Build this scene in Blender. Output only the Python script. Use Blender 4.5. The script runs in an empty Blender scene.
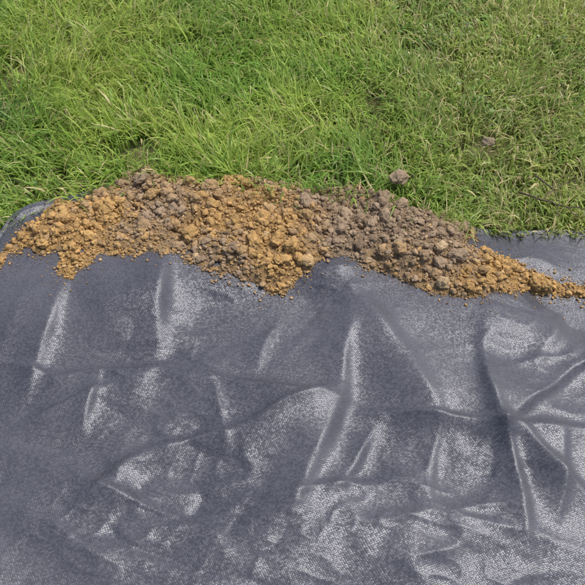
import bpy, math, bmesh
import numpy as np
from mathutils import Vector
# ---------- survey: outline points measured on the ground plane ----------
PITCH=math.radians(52);DIST=1.5;TANH=math.tan(math.radians(22.5))
def w(x,y):
    u=(x-292.5)/292.5*TANH; v=(292.5-y)/292.5*TANH
    s=DIST*math.sin(PITCH)/(math.sin(PITCH)-v*math.cos(PITCH))
    return (u*s,-DIST*math.cos(PITCH)+s*(math.cos(PITCH)+v*math.sin(PITCH)))
up=[(-60,282),(-30,276),(0,266),(14,254),(30,242),(42,228),(52,212),(64,205),(80,208),(95,200),(120,184),(135,172),(150,168),(165,174),(185,180),(210,184),(235,180),(265,182),(300,190),(340,193),(355,190),(380,199),(395,204),(415,213),(440,220),(470,227),(478,237),(466,252),(485,264),(520,276),(555,288),(585,291),(620,297)]
lo=[(620,303),(585,303),(560,301),(540,301),(520,299),(490,306),(465,310),(440,308),(425,300),(400,293),(375,280),(350,269),(325,270),(305,284),(285,301),(255,295),(230,286),(200,279),(180,268),(150,268),(120,268),(105,262),(92,276),(74,292),(60,288),(62,264),(45,264),(30,256),(15,270),(0,280),(-30,288),(-60,293)]
POLY=np.array([w(*p) for p in up+lo])
EDGE=np.array([w(*p) for p in [(-500,285),(-200,262),(0,248),(12,232),(30,222),(60,209),(120,188),(150,174),(210,186),(300,194),(350,194),(400,209),(440,226),(478,236),(520,239),(585,240),(800,240),(1100,240)]])
def edge_y(x): return np.interp(x,EDGE[:,0],EDGE[:,1])
# ---------- vectorised value noise ----------
def hsh(ix,iy,iz,seed):
    h=(ix.astype(np.int64)*374761393+iy.astype(np.int64)*668265263+iz.astype(np.int64)*2147483647+seed*974711)&0xffffffff
    h=((h^(h>>13))*1274126177)&0xffffffff
    h=(h^(h>>16))&0xffffff
    return h/float(0xffffff)
def vn(x,y,z=None,seed=0):
    x=np.asarray(x,float);y=np.asarray(y,float)
    z=np.zeros_like(x) if z is None else np.asarray(z,float)
    ix=np.floor(x);iy=np.floor(y);iz=np.floor(z)
    fx=x-ix;fy=y-iy;fz=z-iz
    fx=fx**3*(fx*(fx*6-15)+10);fy=fy**3*(fy*(fy*6-15)+10);fz=fz**3*(fz*(fz*6-15)+10)
    r=0
    for a in(0,1):
        for b in(0,1):
            for c in(0,1):
                wt=(fx if a else 1-fx)*(fy if b else 1-fy)*(fz if c else 1-fz)
                r=r+wt*hsh(ix+a,iy+b,iz+c,seed)
    return r*2-1
def fbm(x,y,z=None,seed=0,o=4):
    r=0;a=1;f=1
    for i in range(o):
        r=r+a*vn(x*f,y*f,None if z is None else z*f,seed+i*17);a*=.5;f*=2.03
    return r
# ---------- mesh helpers ----------
def mk(name,V,F,cols=None,mat=None,smooth=True):
    V=np.asarray(V,np.float32);F=np.asarray(F,np.int32)
    me=bpy.data.meshes.new(name);n=F.shape[1]
    me.vertices.add(len(V));me.vertices.foreach_set('co',V.ravel())
    me.loops.add(F.size);me.loops.foreach_set('vertex_index',F.ravel())
    me.polygons.add(len(F));me.polygons.foreach_set('loop_start',np.arange(0,F.size,n,dtype=np.int32))
    me.polygons.foreach_set('loop_total',np.full(len(F),n,np.int32))
    if smooth: me.polygons.foreach_set('use_smooth',np.ones(len(F),bool))
    me.update(calc_edges=True)
    if cols is not None:
        a=me.color_attributes.new('Col','FLOAT_COLOR','POINT')
        c=np.ones((len(V),4),np.float32);c[:,:3]=cols;a.data.foreach_set('color',c.ravel())
    ob=bpy.data.objects.new(name,me);bpy.context.scene.collection.objects.link(ob)
    if mat: me.materials.append(mat)
    return ob
def gridF(nx,ny):
    i,j=np.meshgrid(np.arange(nx-1),np.arange(ny-1))
    a=(j*nx+i).ravel();return np.stack([a,a+1,a+nx+1,a+nx],1)
def newmat(name):
    m=bpy.data.materials.new(name);m.use_nodes=True;nt=m.node_tree
    return m,nt,nt.nodes['Principled BSDF'],nt.nodes['Material Output']
def sdist(px,py,poly):  # >0 inside
    d=np.full(px.shape,1e9);ins=np.zeros(px.shape,bool);n=len(poly)
    for i in range(n):
        ax,ay=poly[i];bx,by=poly[(i+1)%n]
        ex,ey=bx-ax,by-ay
        t=np.clip(((px-ax)*ex+(py-ay)*ey)/(ex*ex+ey*ey+1e-12),0,1)
        d=np.minimum(d,np.hypot(px-ax-t*ex,py-ay-t*ey))
        c=((ay>py)!=(by>py))&(px<(bx-ax)*(py-ay)/(by-ay+1e-12)+ax)
        ins^=c
    return np.where(ins,d,-d)
# ---------- fabric height ----------
RID=[((318,262),(352,285),.030,.075),((335,285),(410,365),.024,.045),((410,365),(440,420),.012,.032),
 ((172,262),(160,360),.030,.036),((62,296),(30,395),.024,.030),((-20,368),(70,386),.015,.018),((60,386),(170,376),.015,.018),
 ((160,380),(250,398),.013,.018),((240,394),(350,412),.019,.019),((350,330),(345,410),.014,.026),((350,395),(290,520),.025,.032),
 ((370,422),(500,434),.019,.016),((495,434),(600,442),.020,.019),((500,436),(484,350),.024,.026),((500,430),(518,560),.020,.023),
 ((90,505),(155,458),.017,.021),((150,460),(240,440),.018,.019),((235,442),(340,402),.016,.019),((-30,450),(80,482),.017,.018),((70,478),(190,520),.017,.019),
 ((520,440),(600,520),.020,.022),((610,350),(500,434),.019,.023),((20,436),(120,394),.014,.021),
 ((385,430),(330,500),.016,.023),((-10,400),(24,310),.016,.030),((560,310),(535,380),.016,.03),((0,520),(120,560),.016,.026),((420,520),(600,560),.016,.024),((250,500),(400,486),.015,.021),
 ((215,395),(232,450),.010,.016),((100,385),(84,440),.010,.018),((440,435),(420,500),.012,.018),((560,445),(548,520),.012,.018),((280,300),(262,372),.012,.024)]
def fabric_h(x,y):
    wx=x+.014*vn(x*4,y*4,seed=91)+.006*vn(x*13,y*13,seed=93);wy=y+.014*vn(x*4+7,y*4,seed=92)+.006*vn(x*13,y*13,seed=94)
    h=.014+.020*vn(x*3.1,y*3.4,seed=3)+.011*vn(x*5.3+y*2,y*7.1-x,seed=4)
    vary=.72+.38*vn(x*7,y*7,seed=15)
    for a,b,am,wd in RID:
        ax,ay=w(*a);bx,by=w(*b);ex,ey=bx-ax,by-ay;L=math.hypot(ex,ey)
        t=((wx-ax)*ex+(wy-ay)*ey)/(L*L);tc=np.clip(t,0,1)
        d=np.hypot(wx-ax-tc*ex,wy-ay-tc*ey)
        s=((wx-ax)*ey-(wy-ay)*ex)/L/wd
        ww=wd*(1.25+.75*np.tanh(s*2))
        ta=.45+.55*np.sin(math.pi*np.clip(t,0,1))
        q=np.sqrt((d/ww)**2+.03)-.173
        h=h+am*ta*vary*np.exp(-q*1.15)
    def rg(n,e,p): return np.clip(1-np.sqrt(n*n+e),0,1)**p
    loc=np.clip(.75+.9*vn(x*4+3,y*4,seed=18),.15,1.6)
    h=h+.0060*loc*rg(vn(wx*8+wy*5,wy*16-wx*3,seed=11),.008,1.5)
    h=h-.0038*loc*rg(vn(wx*11-wy*7,wy*15+wx*6,seed=14),.008,2)
    h=h+.0018*loc*rg(vn(wx*25-wy*14,wy*34+wx*12,seed=12),.008,2)
    cx,cy=w(250,320);h=h-.036*np.exp(-(((x-cx)/.16)**2+((y-cy)/.07)**2))
    cx,cy=w(120,310);h=h+.012*np.exp(-(((x-cx)/.08)**2+((y-cy)/.08)**2))
    e=edge_y(x)-y
    k=np.clip(e/.10,0,1);k=k*k*(3-2*k)
    h=np.where(h<.004,.004*np.exp(np.minimum(h-.004,0)/.004*.3),h)
    cx,cy=w(24,234)
    lift=.020*np.exp(-((x-cx)/.06)**2)*np.exp(-np.clip(e,0,1)/.03)
    return .012+h*(.2+.8*k)+lift
# ---------- soil height ----------
def soil_h(x,y):
    d=sdist(x,y,POLY)+.010*fbm(x*26,y*26,seed=31,o=3)
    k=np.clip(d/.075,0,1);k=np.sin(k*math.pi/2)
    H=.029*k*(.75+.45*fbm(x*9,y*9,seed=33,o=3))+.007*fbm(x*40,y*40,seed=35,o=3)*np.clip(d/.02,0,1)
    return d,H
# ================= materials =================
mg,nt,b,o=newmat('grass_blade')
at=nt.nodes.new('ShaderNodeAttribute');at.attribute_name='Col'
nt.links.new(at.outputs['Color'],b.inputs['Base Color'])
b.inputs['Roughness'].default_value=.42;b.inputs['Specular IOR Level'].default_value=.45
tr=nt.nodes.new('ShaderNodeBsdfTranslucent');mx=nt.nodes.new('ShaderNodeMixShader');mx.inputs[0].default_value=.42
g=nt.nodes.new('ShaderNodeGamma');g.inputs[1].default_value=.75
nt.links.new(at.outputs['Color'],g.inputs[0]);nt.links.new(g.outputs[0],tr.inputs['Color'])
nt.links.new(b.outputs[0],mx.inputs[1]);nt.links.new(tr.outputs[0],mx.inputs[2]);nt.links.new(mx.outputs[0],o.inputs['Surface'])
# lawn ground
ml,nt,b,o=newmat('lawn_earth')
tc=nt.nodes.new('ShaderNodeTexCoord')
n=nt.nodes.new('ShaderNodeTexNoise');n.inputs['Scale'].default_value=14;n.inputs['Detail'].default_value=8
nt.links.new(tc.outputs['Object'],n.inputs['Vector'])
cr=nt.nodes.new('ShaderNodeValToRGB');cr.color_ramp.elements[0].position=.35;cr.color_ramp.elements[0].color=(.07,.09,.022,1);cr.color_ramp.elements[1].position=.65;cr.color_ramp.elements[1].color=(.17,.16,.06,1)
nt.links.new(n.outputs[0],cr.inputs[0]);nt.links.new(cr.outputs[0],b.inputs['Base Color']);b.inputs['Roughness'].default_value=.95
bp=nt.nodes.new('ShaderNodeBump');bp.inputs['Distance'].default_value=.02;n2=nt.nodes.new('ShaderNodeTexNoise');n2.inputs['Scale'].default_value=120
nt.links.new(tc.outputs['Object'],n2.inputs['Vector']);nt.links.new(n2.outputs[0],bp.inputs['Height']);nt.links.new(bp.outputs[0],b.inputs['Normal'])
# soil
ms,nt,b,o=newmat('clay_soil')
at=nt.nodes.new('ShaderNodeAttribute');at.attribute_name='Col'
tc=nt.nodes.new('ShaderNodeTexCoord')
n=nt.nodes.new('ShaderNodeTexNoise');n.inputs['Scale'].default_value=110;n.inputs['Detail'].default_value=7;n.inputs['Roughness'].default_value=.7
nt.links.new(tc.outputs['Object'],n.inputs['Vector'])
mr=nt.nodes.new('ShaderNodeMapRange');mr.inputs[1].default_value=.3;mr.inputs[2].default_value=.7;mr.inputs[3].default_value=.68;mr.inputs[4].default_value=1.3
nt.links.new(n.outputs[0],mr.inputs[0])
vm=nt.nodes.new('ShaderNodeVectorMath');vm.operation='SCALE';nt.links.new(at.outputs['Color'],vm.inputs[0]);nt.links.new(mr.outputs[0],vm.inputs['Scale'])
nt.links.new(vm.outputs[0],b.inputs['Base Color']);b.inputs['Roughness'].default_value=.85;b.inputs['Specular IOR Level'].default_value=.25
n2=nt.nodes.new('ShaderNodeTexNoise');n2.inputs['Scale'].default_value=230;n2.inputs['Detail'].default_value=6;n2.inputs['Roughness'].default_value=.7
nt.links.new(tc.outputs['Object'],n2.inputs['Vector'])
bp=nt.nodes.new('ShaderNodeBump');bp.inputs['Distance'].default_value=.006;bp.inputs['Strength'].default_value=1
nt.links.new(n2.outputs[0],bp.inputs['Height']);nt.links.new(bp.outputs[0],b.inputs['Normal'])
# bark
mb,nt,b,o=newmat('twig_bark')
n=nt.nodes.new('ShaderNodeTexNoise');n.inputs['Scale'].default_value=150
cr=nt.nodes.new('ShaderNodeValToRGB');cr.color_ramp.elements[0].color=(.035,.025,.02,1);cr.color_ramp.elements[1].color=(.13,.09,.06,1)
nt.links.new(n.outputs[0],cr.inputs[0]);nt.links.new(cr.outputs[0],b.inputs['Base Color']);b.inputs['Roughness'].default_value=.8
# woven fabric
mf,nt,b,o=newmat('woven_polypropylene')
N=nt.nodes.new;Lk=nt.links.new
def M(op,a,c=None,d=None):
    m=N('ShaderNodeMath');m.operation=op
    for i,v in enumerate((a,c,d)):
        if v is None: continue
        if isinstance(v,(int,float)): m.inputs[i].default_value=v
        else: Lk(v,m.inputs[i])
    return m.outputs[0]
tc=N('ShaderNodeTexCoord');mp=N('ShaderNodeMapping');mp.inputs['Rotation'].default_value=(0,0,math.radians(-24))
mp.inputs['Scale'].default_value=(1/.0034,1/.0027,0)
dn=N('ShaderNodeTexNoise');dn.inputs['Scale'].default_value=7;dn.inputs['Detail'].default_value=2
Lk(tc.outputs['Object'],dn.inputs['Vector'])
vs=N('ShaderNodeVectorMath');vs.operation='SCALE';vs.inputs['Scale'].default_value=.03;Lk(dn.outputs['Color'],vs.inputs[0])
va=N('ShaderNodeVectorMath');Lk(tc.outputs['Object'],va.inputs[0]);Lk(vs.outputs[0],va.inputs[1])
Lk(va.outputs[0],mp.inputs['Vector'])
sx=N('ShaderNodeSeparateXYZ');Lk(mp.outputs[0],sx.inputs[0])
U,Vv=sx.outputs[0],sx.outputs[1]
su=M('ABSOLUTE',M('SINE',M('MULTIPLY',U,math.pi)));sv=M('ABSOLUTE',M('SINE',M('MULTIPLY',Vv,math.pi)))
par=M('MODULO',M('ABSOLUTE',M('ADD',M('FLOOR',U),M('FLOOR',Vv))),2)
pu=M('MULTIPLY',M('POWER',su,.4),M('ADD',M('MULTIPLY',sv,.7),.3))
pv=M('MULTIPLY',M('POWER',sv,.4),M('ADD',M('MULTIPLY',su,.7),.3))
mixh=M('ADD',M('MULTIPLY',pu,par),M('MULTIPLY',pv,M('SUBTRACT',1,par)))
fl=N('ShaderNodeVectorMath');fl.operation='FLOOR';Lk(mp.outputs[0],fl.inputs[0])
wn=N('ShaderNodeTexWhiteNoise');wn.noise_dimensions='2D';Lk(fl.outputs[0],wn.inputs['Vector'])
bp=N('ShaderNodeBump');bp.inputs['Distance'].default_value=.0004;bp.inputs['Strength'].default_value=.5
Lk(mixh,bp.inputs['Height'])
sb=N('ShaderNodeVectorMath');sb.operation='SUBTRACT';sb.inputs[1].default_value=(.5,.5,.5);Lk(wn.outputs['Color'],sb.inputs[0])
sc=N('ShaderNodeVectorMath');sc.operation='SCALE';sc.inputs['Scale'].default_value=.19;Lk(sb.outputs[0],sc.inputs[0])
ad=N('ShaderNodeVectorMath');Lk(bp.outputs[0],ad.inputs[0]);Lk(sc.outputs[0],ad.inputs[1])
nm=N('ShaderNodeVectorMath');nm.operation='NORMALIZE';Lk(ad.outputs[0],nm.inputs[0]);Lk(nm.outputs[0],b.inputs['Normal'])
cr=N('ShaderNodeValToRGB');cr.color_ramp.elements[0].color=(.027,.028,.035,1);cr.color_ramp.elements[1].color=(.092,.094,.116,1)
val=M('ADD',M('MULTIPLY',mixh,.6),M('MULTIPLY',wn.outputs['Value'],.4));Lk(val,cr.inputs[0])
dust=N('ShaderNodeTexNoise');dust.inputs['Scale'].default_value=5;dust.inputs['Detail'].default_value=8;Lk(tc.outputs['Object'],dust.inputs['Vector'])
dm=N('ShaderNodeMapRange');dm.inputs[1].default_value=.42;dm.inputs[2].default_value=.75;dm.inputs[4].default_value=.35;Lk(dust.outputs[0],dm.inputs[0])
mc=N('ShaderNodeMix');mc.data_type='RGBA';Lk(dm.outputs[0],mc.inputs[0]);Lk(cr.outputs[0],mc.inputs[6]);mc.inputs[7].default_value=(.15,.15,.17,1)
Lk(mc.outputs[2],b.inputs['Base Color'])
b.inputs['Roughness'].default_value=.34;b.inputs['Specular IOR Level'].default_value=.48
b.inputs['Specular Tint'].default_value=(.86,.90,1,1)
# ================= lawn sheet =================
me_v=[(-60,-60,-.012),(60,-60,-.012),(60,90,-.012),(-60,90,-.012)]
mk('lawn',np.array(me_v),np.array([[0,1,2,3]]),None,ml,False)
# ================= fabric =================
nx,ny=1100,700
u=np.linspace(-1.9,1.9,nx);v=np.linspace(0,1,ny)
UU,VV=np.meshgrid(u,v)
ey=edge_y(UU)+.012+.006*vn(UU*12,UU*0,seed=5)
YY=-1.5+(ey+1.5)*VV
ZZ=fabric_h(UU,YY)
mk('weed_control_fabric',np.stack([UU.ravel(),YY.ravel(),ZZ.ravel()],1),gridF(nx,ny),None,mf)
# ================= soil =================
OC=np.array([.60,.375,.15]);BR=np.array([.47,.32,.18]);GY=np.array([.41,.30,.20]);DK=np.array([.22,.155,.10]);LT=np.array([.70,.52,.30])
BL=[(50,228,26,.5),(75,270,30,.5),(105,235,26,.35),(150,190,34,-.3),(165,225,30,-.15),(215,230,30,.3),(215,195,25,-.1),(265,235,26,.3),(280,270,30,.3),(245,205,22,.2),(320,230,24,-.1),(350,235,40,-.45),(380,225,35,-.45),(420,250,36,-.22),(400,280,20,-.1),(350,262,22,-.2),(430,290,26,.1),(490,280,22,.1),(510,290,26,.4),(560,296,40,.45),(450,240,24,-.3),(10,266,26,.3),(300,200,20,-.3)]
def ochre(x,y):
    p=.52+.0*x
    for px,py,r,s in BL:
        cx,cy=w(px,py);p=p+s*np.exp(-((x-cx)**2+(y-cy)**2*.6)/(r*.00215)**2)
    return p
def soil_col(x,y,r):
    p=ochre(x,y)+.24*fbm(x*16,y*16,seed=41,o=3)+r.normal(0,.15,len(x))
    k=np.clip((p-.22)/.5,0,1)[:,None];k=k*k*(3-2*k)
    mid=np.clip(1-np.abs(k-.5)*2,0,1)
    c=GY*(1-k)+OC*k;c=c*(1-mid*.6)+BR*mid*.6
    q=r.random(len(x))[:,None]
    c=np.where(q>.95,c*.5+LT*.5,c);c=np.where(q<.07,c*.4+DK*.6,c)
    return c*(.84+.32*r.random(len(x)))[:,None]
nx,ny=700,260
gx=np.linspace(-.85,.75,nx);gy=np.linspace(-.10,.45,ny)
GX,GY_=np.meshgrid(gx,gy);d,H=soil_h(GX.ravel(),GY_.ravel())
base=fabric_h(GX.ravel(),GY_.ravel())
Z=np.where(d>0,base+H,base-.012)
F=gridF(nx,ny);keep=(d[F]>-.006).any(1);F=F[keep]
uq,inv=np.unique(F,return_inverse=True);F=inv.reshape(F.shape)
V=np.stack([GX.ravel(),GY_.ravel(),Z],1)[uq]
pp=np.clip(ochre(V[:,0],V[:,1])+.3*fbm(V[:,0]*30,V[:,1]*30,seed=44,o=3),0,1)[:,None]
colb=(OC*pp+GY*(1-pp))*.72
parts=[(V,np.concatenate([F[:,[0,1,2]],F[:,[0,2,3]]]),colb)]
def ico(sub):
    bm=bmesh.new();bmesh.ops.create_icosphere(bm,subdivisions=sub,radius=1)
    V=np.array([v.co[:] for v in bm.verts]);F=np.array([[v.index for v in f.verts] for f in bm.faces]);bm.free();return V,F
def lump(sub,seed):
    r=np.random.default_rng(seed);V,F=ico(sub);V=V.copy()
    for k in range(6):
        nrm=r.normal(size=3);nrm/=np.linalg.norm(nrm);dd=r.uniform(.55,.9)
        s=V@nrm;ex=np.clip(s-dd,0,None);V-=nrm*(ex*.75)[:,None]
    nn=V/np.linalg.norm(V,axis=1)[:,None]
    k=fbm(nn[:,0]*1.6+seed,nn[:,1]*1.6,nn[:,2]*1.6+9,seed=seed,o=2)*.26
    q=fbm(nn[:,0]*4.5+seed,nn[:,1]*4.5,nn[:,2]*4.5,seed=seed+50,o=4)
    k=k+.20*(.45-np.abs(q))+.06*fbm(nn[:,0]*14,nn[:,1]*14,nn[:,2]*14,seed=seed+9,o=2)
    V=V*(1+k)[:,None]*np.array([1,r.uniform(.7,.95),r.uniform(.6,.85)])
    return V,F
def rotm(n,r):
    q=r.normal(size=(n,4));q/=np.linalg.norm(q,axis=1)[:,None];a,b_,c,d_=q.T
    return np.stack([1-2*(c*c+d_*d_),2*(b_*c-d_*a),2*(b_*d_+c*a),2*(b_*c+d_*a),1-2*(b_*b_+d_*d_),2*(c*d_-b_*a),2*(b_*d_-c*a),2*(c*d_+b_*a),1-2*(b_*b_+c*c)],1).reshape(n,3,3)
def clods(n,rmin,rmax,sub,nvar,seed,inset,outside=0.,bury=.35):
    r=np.random.default_rng(seed)
    xs=r.uniform(-.85,.75,n*8);ys=r.uniform(-.14,.45,n*8)
    d,H=soil_h(xs,ys)
    if outside>0:
        pr=np.where(d>inset,1,np.exp((d-inset)/outside));pr[(d<0)&(ys>edge_y(xs)-.03)]=0
        ok=r.random(len(xs))<pr
    else: ok=d>inset
    xs,ys,d,H=[a[ok][:n] for a in(xs,ys,d,H)];n=len(xs)
    rad=rmin*(rmax/rmin)**(r.random(n)**1.8)
    if outside==0: rad=np.minimum(rad,.008+d*.5)
    z=fabric_h(xs,ys)+np.where(d>0,H,0)+rad*(1-bury)*.7
    col=soil_col(xs,ys,r);R=rotm(n,r);var=r.integers(0,nvar,n)
    for k in range(nvar):
        TV,F=lump(sub,seed*100+k);i=np.where(var==k)[0]
        if len(i)==0: continue
        P=np.einsum('nij,vj->nvi',R[i],TV)*rad[i][:,None,None]
        P=P*np.array([1,1,.85])+np.stack([xs[i],ys[i],z[i]],1)[:,None,:]
        FF=(F[None]+(np.arange(len(i))*len(TV))[:,None,None]).reshape(-1,3)
        parts.append((P.reshape(-1,3),FF,np.repeat(col[i],len(TV),0)))
clods(190,.010,.020,4,10,51,.016,bury=.65)
clods(1400,.0045,.010,3,12,52,.004,bury=.55)
clods(5500,.0024,.0048,2,8,53,.0,outside=.006)
clods(15000,.0008,.0024,1,6,54,.0,outside=.012,bury=.2)
off=0;Vs=[];Fs=[];Cs=[]
for V,F,c in parts:
    Vs.append(V);Fs.append(F+off);Cs.append(c);off+=len(V)
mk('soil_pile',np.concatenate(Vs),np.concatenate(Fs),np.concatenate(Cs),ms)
for (px,py),rad,sd,c in [((395,182),.022,71,(.46,.34,.23)),((481,148),.016,72,(.40,.31,.21)),((383,199),.011,73,(.44,.30,.18))]:
    TV,F=lump(4,sd);x,y=w(px,py);P=TV*rad+np.array([x,y-.035,.050])
    mk('clay_clod',P,F,np.tile(np.array(c),(len(P),1)),ms)
# ---- twigs lying in the turf at the right ----
def tube(path,r0,r1,ns=7):
    V=[];F=[];path=[Vector(p) for p in path];n=len(path)
    for i,p in enumerate(path):
        dr=(path[min(i+1,n-1)]-path[max(i-1,0)]).normalized();a=dr.cross(Vector((0,0,1))).normalized();c=dr.cross(a)
        r=r0+(r1-r0)*i/(n-1)
        for k in range(ns):
            t=2*math.pi*k/ns;V.append((p+a*math.cos(t)*r+c*math.sin(t)*r)[:])
    for i in range(n-1):
        for k in range(ns): F.append((i*ns+k,i*ns+(k+1)%ns,(i+1)*ns+(k+1)%ns,(i+1)*ns+k))
    return np.array(V),np.array(F)
def twig(pts,sd):
    r=np.random.default_rng(sd);TV=[];TF=[];off=0
    for pl,r0 in pts:
        P=[]
        for i in range(len(pl)-1):
            a=np.array([*w(*pl[i][:2]),pl[i][2]]);c=np.array([*w(*pl[i+1][:2]),pl[i+1][2]])
            for k in range(5): P.append(a+(c-a)*k/5+r.normal(0,.0014,3))
        P.append(c);V,F=tube(P,r0,r0*.4);TV.append(V);TF.append(F+off);off+=len(V)
    mk('twig',np.concatenate(TV),np.concatenate(TF),None,mb)
twig([([(514,208,.05),(536,217,.055),(560,222,.05),(600,226,.05)],.0024),([(536,217,.055),(548,205,.06),(566,200,.06)],.0014),([(560,222,.05),(575,234,.045)],.0014)],1)
twig([([(528,194,.06),(545,206,.058),(552,219,.056),(550,232,.05)],.0020),([(545,206,.058),(555,194,.06)],.0012)],2)
# ================= grass =================
def blades(n,x0,x1,y0,y1,Ls,Ws,seg,seed,leanmax,mask,lenfn=None,z0=-.012,tint=None,power=2.2):
    r=np.random.default_rng(seed)
    x=r.uniform(x0,x1,n);y=r.uniform(y0,y1,n)
    ok=mask(x,y,r);x=x[ok];y=y[ok];n=len(x)
    L=Ls*np.exp(np.clip(r.normal(0,.32,n),-1,.55))
    if lenfn is not None: L=L*lenfn(x,y)
    W=Ws*np.exp(r.normal(0,.30,n))
    fl=fbm(x*5.5,y*5.5,seed=61,o=3)*3.0+4.1
    az=fl+r.normal(0,1.2,n)
    e=np.exp(-np.clip(y-edge_y(x),0,1)/.03)*np.clip((x+.62)/.08,0,1)
    az=np.where(r.random(n)<e*.65,-math.pi/2+r.normal(0,.8,n),az)
    th=np.abs(r.normal(.22,.32,n))*leanmax
    kap=np.abs(r.normal(1.15,.8,n))*leanmax
    tw=r.normal(0,.6,n)
    z00=z0 if np.isscalar(z0) else r.uniform(z0[0],z0[1],n)
    p=np.stack([x,y,np.zeros(n)+z00],1);rows=[]
    dirx=np.cos(az);diry=np.sin(az);fl0=.004+.014*r.random(n)
    for s in range(seg+1):
        t=s/seg
        wd=(W*(1-t**power)*.5+.00008) if power>1 else W*.5*np.sin(math.pi*min(.02+t*.96,1))**.7
        a=az+math.pi/2+tw*t
        sxv=np.stack([np.cos(a),np.sin(a),.3*np.sin(tw)],1)*wd[:,None]
        rows.append(p-sxv);rows.append(p+sxv)
        ang=np.minimum(th+kap*(t+.5/seg),1.9);stp=L/seg
        p=p+np.stack([np.sin(ang)*dirx,np.sin(ang)*diry,np.cos(ang)],1)*stp[:,None]
        over=np.clip((edge_y(p[:,0])-p[:,1])/.05,0,1)
        p[:,2]=np.maximum(p[:,2],fl0+.045*over)
    V=np.stack(rows,1).reshape(-1,3);m=2*(seg+1)
    f=np.array([[2*s,2*s+1,2*s+3,2*s+2] for s in range(seg)])
    F=(f[None]+(np.arange(n)*m)[:,None,None]).reshape(-1,4)
    c=gcol(x,y,r)
    if tint is not None: c=tint(c,r)
    return V,F,np.repeat(c,m,0)
def gcol(x,y,r):
    n=len(x)
    A=np.array([.20,.36,.055]);B=np.array([.40,.50,.10]);C=np.array([.085,.21,.05]);S=np.array([.62,.53,.28]);O=np.array([.36,.37,.12])
    k=np.clip(.55+.5*fbm(x*4,y*4,seed=81,o=3)+r.normal(0,.32,n),0,1)[:,None]
    c=A*(1-k)+B*k
    dk=np.clip(-.06+.40*fbm(x*5+3,y*5,seed=82,o=2)+np.exp(-(((x+.80)/.11)**2+((y-.58)/.10)**2))*1.0+r.normal(0,.15,n),0,1)[:,None]
    c=c*(1-dk)+C*dk
    ol=np.clip((x-.15)/.3,0,1)*.5;ol=np.clip(ol*r.random(n)*1.4,0,1)[:,None];c=c*(1-ol)+O*ol
    st=r.random(n)<(.05+.10*np.clip((x-.1)/.4,0,1)+.06*np.clip(fbm(x*7,y*7,seed=84,o=2),0,1));c=np.where(st[:,None],S*(.6+.55*r.random(n))[:,None],c)
    return c*(.80+.46*r.random(n))[:,None]
def lenf(x,y):
    l=1+.28*fbm(x*3.3+2,y*3.3,seed=85,o=2)
    l=l+.22*np.exp(-((x+.05)/.25)**2)*np.exp(-((y-.42)/.25)**2)
    l=l*(1-.38*np.clip((x-.18)/.2,0,1))
    near=np.clip((y-edge_y(x))/.05,0,1)
    return l*(.75+.25*near)
def mk1(x,y,r):
    gap=fbm(x*9,y*9,seed=87,o=3)
    return (y>edge_y(x)-.002+.012*fbm(x*22,y*3,seed=88,o=2))&(np.abs(x)<1.0+.3*y)&(r.random(len(x))<.76+.6*gap)
G=[blades(105000,-1.5,1.5,.15,1.75,.069,.0035,5,101,1.0,mk1,lenf),
   blades(36000,-1.5,1.5,.15,1.75,.036,.0040,4,102,1.5,mk1,None)]
def mk2(x,y,r): return ~((np.abs(x)<1.0+.3*y)&(y<1.75))&(y>edge_y(x)+.01)
G.append(blades(45000,-3.2,3.2,.0,4.5,.080,.0065,4,103,1.0,mk2,None))
def mk3(x,y,r):
    e=edge_y(x)-y
    return (e>-.01)&(e<.12)&(r.random(len(x))<np.exp(-np.clip(e,0,1)/.03)*.6*(.7+.8*vn(x*14,y*2,seed=6)))&(x<.42)&(x>-.52)
G.append(blades(7000,-.65,.42,.12,.42,.055,.0028,5,104,1.0,mk3,None,z0=.02))
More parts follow.
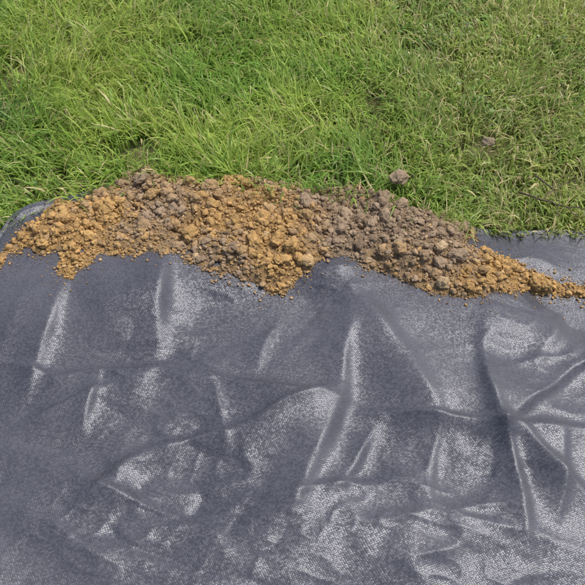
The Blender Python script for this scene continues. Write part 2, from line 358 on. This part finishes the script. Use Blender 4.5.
# small rounded weed / clover leaves among the shorter turf
def mk4(x,y,r):
    return (y>edge_y(x)+.02)&(np.abs(x)<1.0+.3*y)&(r.random(len(x))<np.clip(.10+.9*np.clip((x-.1)/.25,0,1),0,1)*np.clip(.35+1.2*fbm(x*6,y*6,seed=89,o=2),0,1))
G.append(blades(16000,-1.5,1.5,.15,1.75,.016,.0095,4,105,2.2,mk4,None,z0=(.008,.026),tint=lambda c,r:c*np.array([.62,.78,.8]),power=0))
# dry grass stalks
def mk5(x,y,r): return (y>edge_y(x)+.02)&(np.abs(x)<1.0+.3*y)
G.append(blades(1500,-1.5,1.5,.15,1.75,.085,.0016,5,106,1.5,mk5,None,z0=.015,tint=lambda c,r:c*0+np.array([.60,.47,.25])*(.6+.5*r.random(len(c)))[:,None]))
off=0;Vs=[];Fs=[];Cs=[]
for V,F,c in G:
    Vs.append(V);Fs.append(F+off);Cs.append(c);off+=len(V)
mk('grass',np.concatenate(Vs),np.concatenate(Fs),np.concatenate(Cs),mg)
# ================= world, sun, camera =================
sc_=bpy.context.scene
wd=bpy.data.worlds.new('World');sc_.world=wd;wd.use_nodes=True
bg=wd.node_tree.nodes['Background'];sky=wd.node_tree.nodes.new('ShaderNodeTexSky');sky.sky_type='NISHITA';sky.sun_disc=False
EL,AZ=math.radians(64),math.radians(60)
sky.sun_elevation=EL;sky.sun_rotation=AZ;sky.air_density=1;sky.dust_density=4;sky.ozone_density=1
wd.node_tree.links.new(sky.outputs[0],bg.inputs[0]);bg.inputs[1].default_value=.15
sl=bpy.data.lights.new('sun','SUN');sl.energy=3.2;sl.angle=math.radians(16);sl.color=(1,.955,.87)
so=bpy.data.objects.new('sun',sl);sc_.collection.objects.link(so)
dv=Vector((math.sin(AZ)*math.cos(EL),math.cos(AZ)*math.cos(EL),math.sin(EL)))
so.rotation_euler=dv.to_track_quat('Z','Y').to_euler()
cm=bpy.data.cameras.new('camera');cm.sensor_width=36;cm.lens=18/TANH;cm.clip_start=.02;cm.clip_end=500
co=bpy.data.objects.new('camera',cm);sc_.collection.objects.link(co)
co.location=(0,-DIST*math.cos(PITCH),DIST*math.sin(PITCH));co.rotation_euler=(math.pi/2-PITCH,0,0)
sc_.camera=co
sc_.view_settings.view_transform='Standard';sc_.view_settings.look='None';sc_.view_settings.exposure=0
